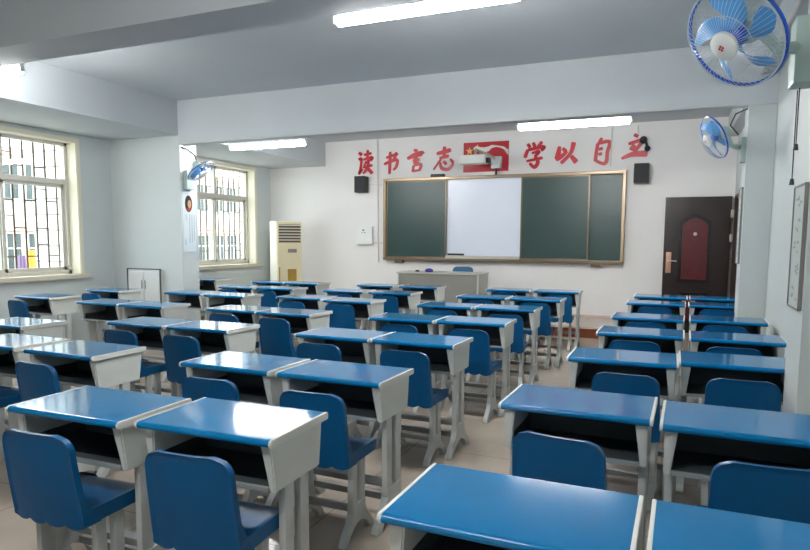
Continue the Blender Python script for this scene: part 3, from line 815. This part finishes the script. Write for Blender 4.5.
def fan(loc, nrm, R, base, label, bx, armfrom, spin=0, cord=None):
    t = thing('wall_fan', label, 'fan', base, 0, 'blue-bladed wall fans')
    n = Vector(nrm).normalized(); z = n
    up = Vector((0, 0, 1)); x = up.cross(z).normalized(); y = z.cross(x)
    R3 = Matrix((x, y, z)).transposed().to_4x4()
    T = Matrix.Translation(Vector(loc)-Vector(base)) @ R3
    k = R/.24
    def dome(b, z0, z1, nn, r0=.055):
        for i in range(nn):
            a = 2*PI*i/nn
            pts = []
            for j in range(6):
                s = j/5; r_ = r0*k+(R-r0*k)*s
                pts.append((r_*math.cos(a), r_*math.sin(a), (z1+(z0-z1)*s**3)*k))
            tube(b, pts, .0011*k, 4, caps=False)
    def fg(b):
        dome(b, .004, .075, 60)
        ring(b, (0, 0, .073*k), .055*k, .003*k, 32, 6); ring(b, (0, 0, .068*k), .14*k, .0014*k, 40, 5)
    one(fg, 'front_guard', 'fanwire', t, mtx=T)
    def bg(b):
        dome(b, -.004, -.085, 48, .07)
        ring(b, (0, 0, -.08*k), .11*k, .0016*k, 40, 5); ring(b, (0, 0, -.07*k), .17*k, .0016*k, 40, 5)
    one(bg, 'rear_guard', 'fanwire', t, mtx=T)
    one(lambda b: ring(b, (0, 0, -.014*k), R, .0075*k, 64, 8), 'guard_rim', 'fanrim', t, mtx=T)
    one(lambda b: ring(b, (0, 0, .006*k), R, .004*k, 64, 6), 'front_rim', 'fanwire', t, mtx=T)
    for i in range(5):
        a0 = spin+2*PI*i/5
        def bl(b):
            nr, na = 8, 6; T_, B_ = [], []
            for j in range(nr+1):
                s = j/nr; r_ = (.045+.168*s)*k
                wd = (.26+.34*math.sin(PI*min(1, s*.62+.12)))*(1-.55*max(0, s-.72)/.28)
                ro, rb = [], []
                for q in range(na+1):
                    u = q/na-.5; a = a0+u*wd*1.15+s*.75
                    zz = (-.012+.06*u*(1-.3*s))*k
                    ro.append(b.verts.new((r_*math.cos(a), r_*math.sin(a), zz+.0015))); rb.append(b.verts.new((r_*math.cos(a), r_*math.sin(a), zz-.0015)))
                T_.append(ro); B_.append(rb)
            for j in range(nr):
                for q in range(na):
                    b.faces.new((T_[j][q], T_[j][q+1], T_[j+1][q+1], T_[j+1][q])); b.faces.new((B_[j][q], B_[j+1][q], B_[j+1][q+1], B_[j][q+1]))
                b.faces.new((T_[j][0], T_[j+1][0], B_[j+1][0], B_[j][0])); b.faces.new((T_[j][na], B_[j][na], B_[j+1][na], T_[j+1][na]))
            for q in range(na):
                b.faces.new((T_[nr][q], T_[nr][q+1], B_[nr][q+1], B_[nr][q])); b.faces.new((T_[0][q], B_[0][q], B_[0][q+1], T_[0][q+1]))
        one(bl, 'blade', 'fanb', t, mtx=T)
    one(lambda b: lathe(b, [(0, .012), (.03, .010), (.045, -.005), (.048, -.035), (0, -.035)]), 'hub', 'fanrim', t, mtx=T @ Matrix.Scale(k, 4))
    cp = one(lambda b: lathe(b, [(0, .092), (.05, .088), (.066, .078), (.068, .066), (0, .066)], 36), 'centre_cap', 'fanw', t, mtx=T @ Matrix.Scale(k, 4))
    def em(b):
        s = .009*k; zz = .0935*k
        for (u, v) in ((0, s), (0, -s), (s, 0), (-s, 0)):
            vs = [b.verts.new((u+p*s*.8, v+q*s*.8, zz)) for p, q in ((1, 0), (0, 1), (-1, 0), (0, -1))]; b.faces.new(vs)
    one(em, 'emblem', 'red', cp, mtx=T, smooth=False)
    one(lambda b: lathe(b, [(0, -.06), (.06, -.065), (.07, -.08), (.07, -.15), (.05, -.185), (0, -.19)], 28), 'motor_housing', 'fang', t, mtx=T @ Matrix.Scale(k, 4))
    # arm from motor to wall box
    mloc = T @ Vector((0, 0, -.14*k)); a0 = Vector(armfrom)-Vector(base)
    mid = (mloc+a0)/2+Vector((0, 0, -.05))
    one(lambda b: tube(b, [mloc, mid, a0], [.032*k, .028*k, .034*k], 12), 'arm', 'fang', t)
    one(lambda b: box(b, *bx, bev=.012), 'wall_bracket', 'fang', t)
    def pc(b):
        cx = (bx[0]+bx[1])/2; cy_ = bx[2]-.0 if cord is None else cord[0]
        for (dy, l) in ((0, .26), (.05, .42)):
            tube(b, [(cx, cy_+dy, bx[4]), (cx, cy_+dy, bx[4]-l)], .003, 6)
            tube(b, [(cx, cy_+dy, bx[4]-l), (cx, cy_+dy, bx[4]-l-.03)], [.008, .012], 8)
    if cord: one(pc, 'pull_cord', 'black', t)
    return t

def camvec(l, u, c):      # direction from (right, up, toward camera) in view axes
    return r_ax*l+u_ax*u-f_ax*c
yaw, pit, rol = math.radians(-23.17), math.radians(5.61), math.radians(.25)
fw = Vector((math.sin(yaw), math.cos(yaw), 0)); rt = Vector((math.cos(yaw), -math.sin(yaw), 0)); upv = Vector((0, 0, 1))
f_ax = fw*math.cos(pit)-upv*math.sin(pit); u2 = upv*math.cos(pit)+fw*math.sin(pit)
r_ax = rt*math.cos(rol)+u2*math.sin(rol); u_ax = u2*math.cos(rol)-rt*math.sin(rol)

fan((.199, 3.0, 2.262), tilt((.199, 3.0, 2.262), 43, -.76, -.56), .213, (.57, 3.52, 2.3), 'large blue-bladed wall fan at upper right on the near right pier',
    (-.09, 0, -.06, .10, -.14, .16), (.50, 3.52, 2.33), spin=.85, cord=(.06,))
fan((.307, 6.6, 2.376), tilt((.307, 6.6, 2.376), 64, -.92, -.42), .20, (.61, 6.98, 2.3), 'smaller blue-bladed wall fan on the far right pier above the door',
    (-.045, 0, -.06, .06, -.12, .12), (.55, 6.98, 2.33), spin=.2)
fan((-5.80, 6.83, 2.325), tilt((-5.80, 6.83, 2.325), 69, .58, -.82), .19, (-6.18, 6.98, 2.2), 'blue wall fan seen edge-on on the left pier beside the window',
    (.0, .07, -.07, .07, -.10, .16), (-6.12, 6.98, 2.28), spin=.1)
o = one(lambda b: tube(b, [(-6.17, 6.88, 2.66), (-6.15, 6.95, 2.65), (-6.12, 7.08, 2.58), (-6.12, 7.12, 2.48), (-6.13, 7.03, 2.37)], .008, 8), 'power_cable', 'black')
tag(o, 'dark curved power cable above the fan on the left pier', 'cable')
o = one(lambda b: tube(b, [(.56, 3.40, 3.0), (.45, 3.36, 2.66), (.50, 3.38, 2.55), (.56, 3.42, 2.47)], .006, 8), 'power_cable', 'black')
o.location = (0, 0, 0)
tag(o, 'dark drooping power cable above the large near right fan', 'cable')
o = one(lambda b: tube(b, [(.60, 6.83, 2.66), (.50, 6.83, 2.62), (.46, 6.84, 2.52), (.54, 6.93, 2.44)], .006, 8), 'power_cable', 'black')
tag(o, 'dark looping power cable above the far right fan', 'cable')

# ------------------------------------------------------------------ tube lights
def tl(xc, y, z, label):
    t = thing('tube_light', label, 'light', (xc, y, z), 0, 'fluorescent tube lights hung from the ceiling')
    boxes('mounting_channel', 'fixture', [(-.62, .62, -.028, .028, 0, .045)], t, bev=.006)
    for s in (-1, 1):
        boxes('lamp_holder', 'fixture', [(min(s*.60, s*.63), max(s*.60, s*.63), -.02, .02, -.05, .0)], t, bev=.004)
        one(lambda b: tube(b, [(s*.45, 0, .044), (s*.45, 0, ZC-z)], .006, 8), 'hanging_rod', 'fixture', t)
    one(lambda b: tube(b, [(-.598, 0, -.038), (.598, 0, -.038)], .032, 16), 'lamp_tube', 'tube', t)
tl(-5.18, 7.45, 2.745, 'lit fluorescent tube beyond the far beam, left of the red characters')
tl(-1.08, 7.45, 2.765, 'lit fluorescent tube beyond the far beam, over the right-hand red characters')
tl(-1.48, 3.82, 2.90, 'large lit fluorescent tube at the top centre beyond the near beam')
tl(-5.74, 3.82, 2.885, 'lit fluorescent tube cut off by the left edge of the view')
tl(-1.3, .35, 2.86, 'lit fluorescent tube above the nearest desks, behind the near beam')

# ------------------------------------------------------------------ outside
struct(boxes('ground', 'ground', [(-60, XL-.3, -20, 60, -.55, -.4)]))
bl = thing('school_building', 'pale two-storey building with rows of windows seen outside', 'building', (-25, 24, -.4))
boxes('wall', 'facade', [(-6, 0, -22, 22, 0, 5.2)], bl)
boxes('roof_edge', 'band', [(-6.1, .25, -22.2, 22.2, 5.2, 5.45)], bl)
boxes('floor_band', 'band', [(0, .3, -22, 22, 2.1, 2.45)], bl)
boxes('balcony_parapet', 'facade', [(.2, .32, -22, 22, 2.45, 3.25)], bl)
wi = 0
for zz in (.5, 3.4):
    for k in range(31):
        y0_ = -19.8+1.3*k
        w_ = boxes('window', 'fglass', [(.0, .03, y0_, y0_+1.0, zz+.0, zz+1.5)], bl)
        boxes('window_frame', 'white', [(.03, .06, y0_-.04, y0_+.02, zz, zz+1.5), (.03, .06, y0_+.98, y0_+1.03, zz, zz+1.5), (.03, .06, y0_, y0_+1.0, zz-.04, zz+.02),
               (.03, .06, y0_, y0_+1.0, zz+1.48, zz+1.54), (.03, .06, y0_+.31, y0_+.36, zz, zz+1.5), (.03, .06, y0_+.64, y0_+.69, zz, zz+1.5), (.03, .06, y0_, y0_+1.0, zz+.85, zz+.9)], w_)
for i, (y_, m_, w_, h_, lab) in enumerate(((17.95, 'orange', .5, 1.3, 'orange cloth hanging outside beyond the left window'), (17.45, 'violet', .3, 1.1, 'violet cloth hanging outside beyond the left window'),
        (18.65, 'redc', .45, .7, 'red cloth hanging outside beyond the left window'))):
    def cl(b):
        n = 14; A, B = [], []
        for k in range(n+1):
            u = k/n
            A.append((b.verts.new((.05*math.sin(u*14), (u-.5)*w_, h_)), b.verts.new((.05*math.sin(u*14)-.03, (u-.5)*w_, h_))))
            B.append((b.verts.new((.09*math.sin(u*14), (u-.5)*w_*1.1, 0)), b.verts.new((.09*math.sin(u*14)-.03, (u-.5)*w_*1.1, 0))))
        for k in range(n):
            b.faces.new((A[k][0], A[k+1][0], B[k+1][0], B[k][0])); b.faces.new((A[k][1], B[k][1], B[k+1][1], A[k+1][1]))
            b.faces.new((A[k][0], A[k][1], A[k+1][1], A[k+1][0])); b.faces.new((B[k][0], B[k+1][0], B[k+1][1], B[k][1]))
        b.faces.new((A[0][0], B[0][0], B[0][1], A[0][1])); b.faces.new((A[n][0], A[n][1], B[n][1], B[n][0]))
    o = one(cl, 'hanging_cloth', m_); o.location = (-24, y_, -.39); tag(o, lab, 'cloth', 'coloured cloths outside')

# ------------------------------------------------------------------ world, camera
w = bpy.data.worlds.new('World'); S.world = w; w.use_nodes = True
bg = w.node_tree.nodes['Background']; bg.inputs['Color'].default_value = (*lin((240, 247, 252)), 1); bg.inputs['Strength'].default_value = 3.2

cam = bpy.data.cameras.new('Camera'); co = bpy.data.objects.new('Camera', cam); COL.objects.link(co); S.camera = co
F = 633.2
cam.sensor_fit = 'HORIZONTAL'; cam.sensor_width = 36; cam.lens = 36*F/810
cam.shift_x = (405-399.4)/810; cam.shift_y = (300.9-275)/810
cam.clip_start = .05; cam.clip_end = 300
mtx = Matrix((r_ax, u_ax, -f_ax)).transposed().to_4x4(); mtx.translation = Vector((0, 0, 1.441))
co.matrix_world = mtx

S.view_settings.view_transform = 'Standard'; S.view_settings.look = 'None'; S.view_settings.gamma = 1
S.view_settings.use_curve_mapping = False
S.view_settings.exposure = 1.35
S.cycles.use_denoising = True
S.cycles.max_bounces = 8; S.cycles.diffuse_bounces = 5; S.cycles.transparent_max_bounces = 12
S.cycles.sample_clamp_indirect = 6
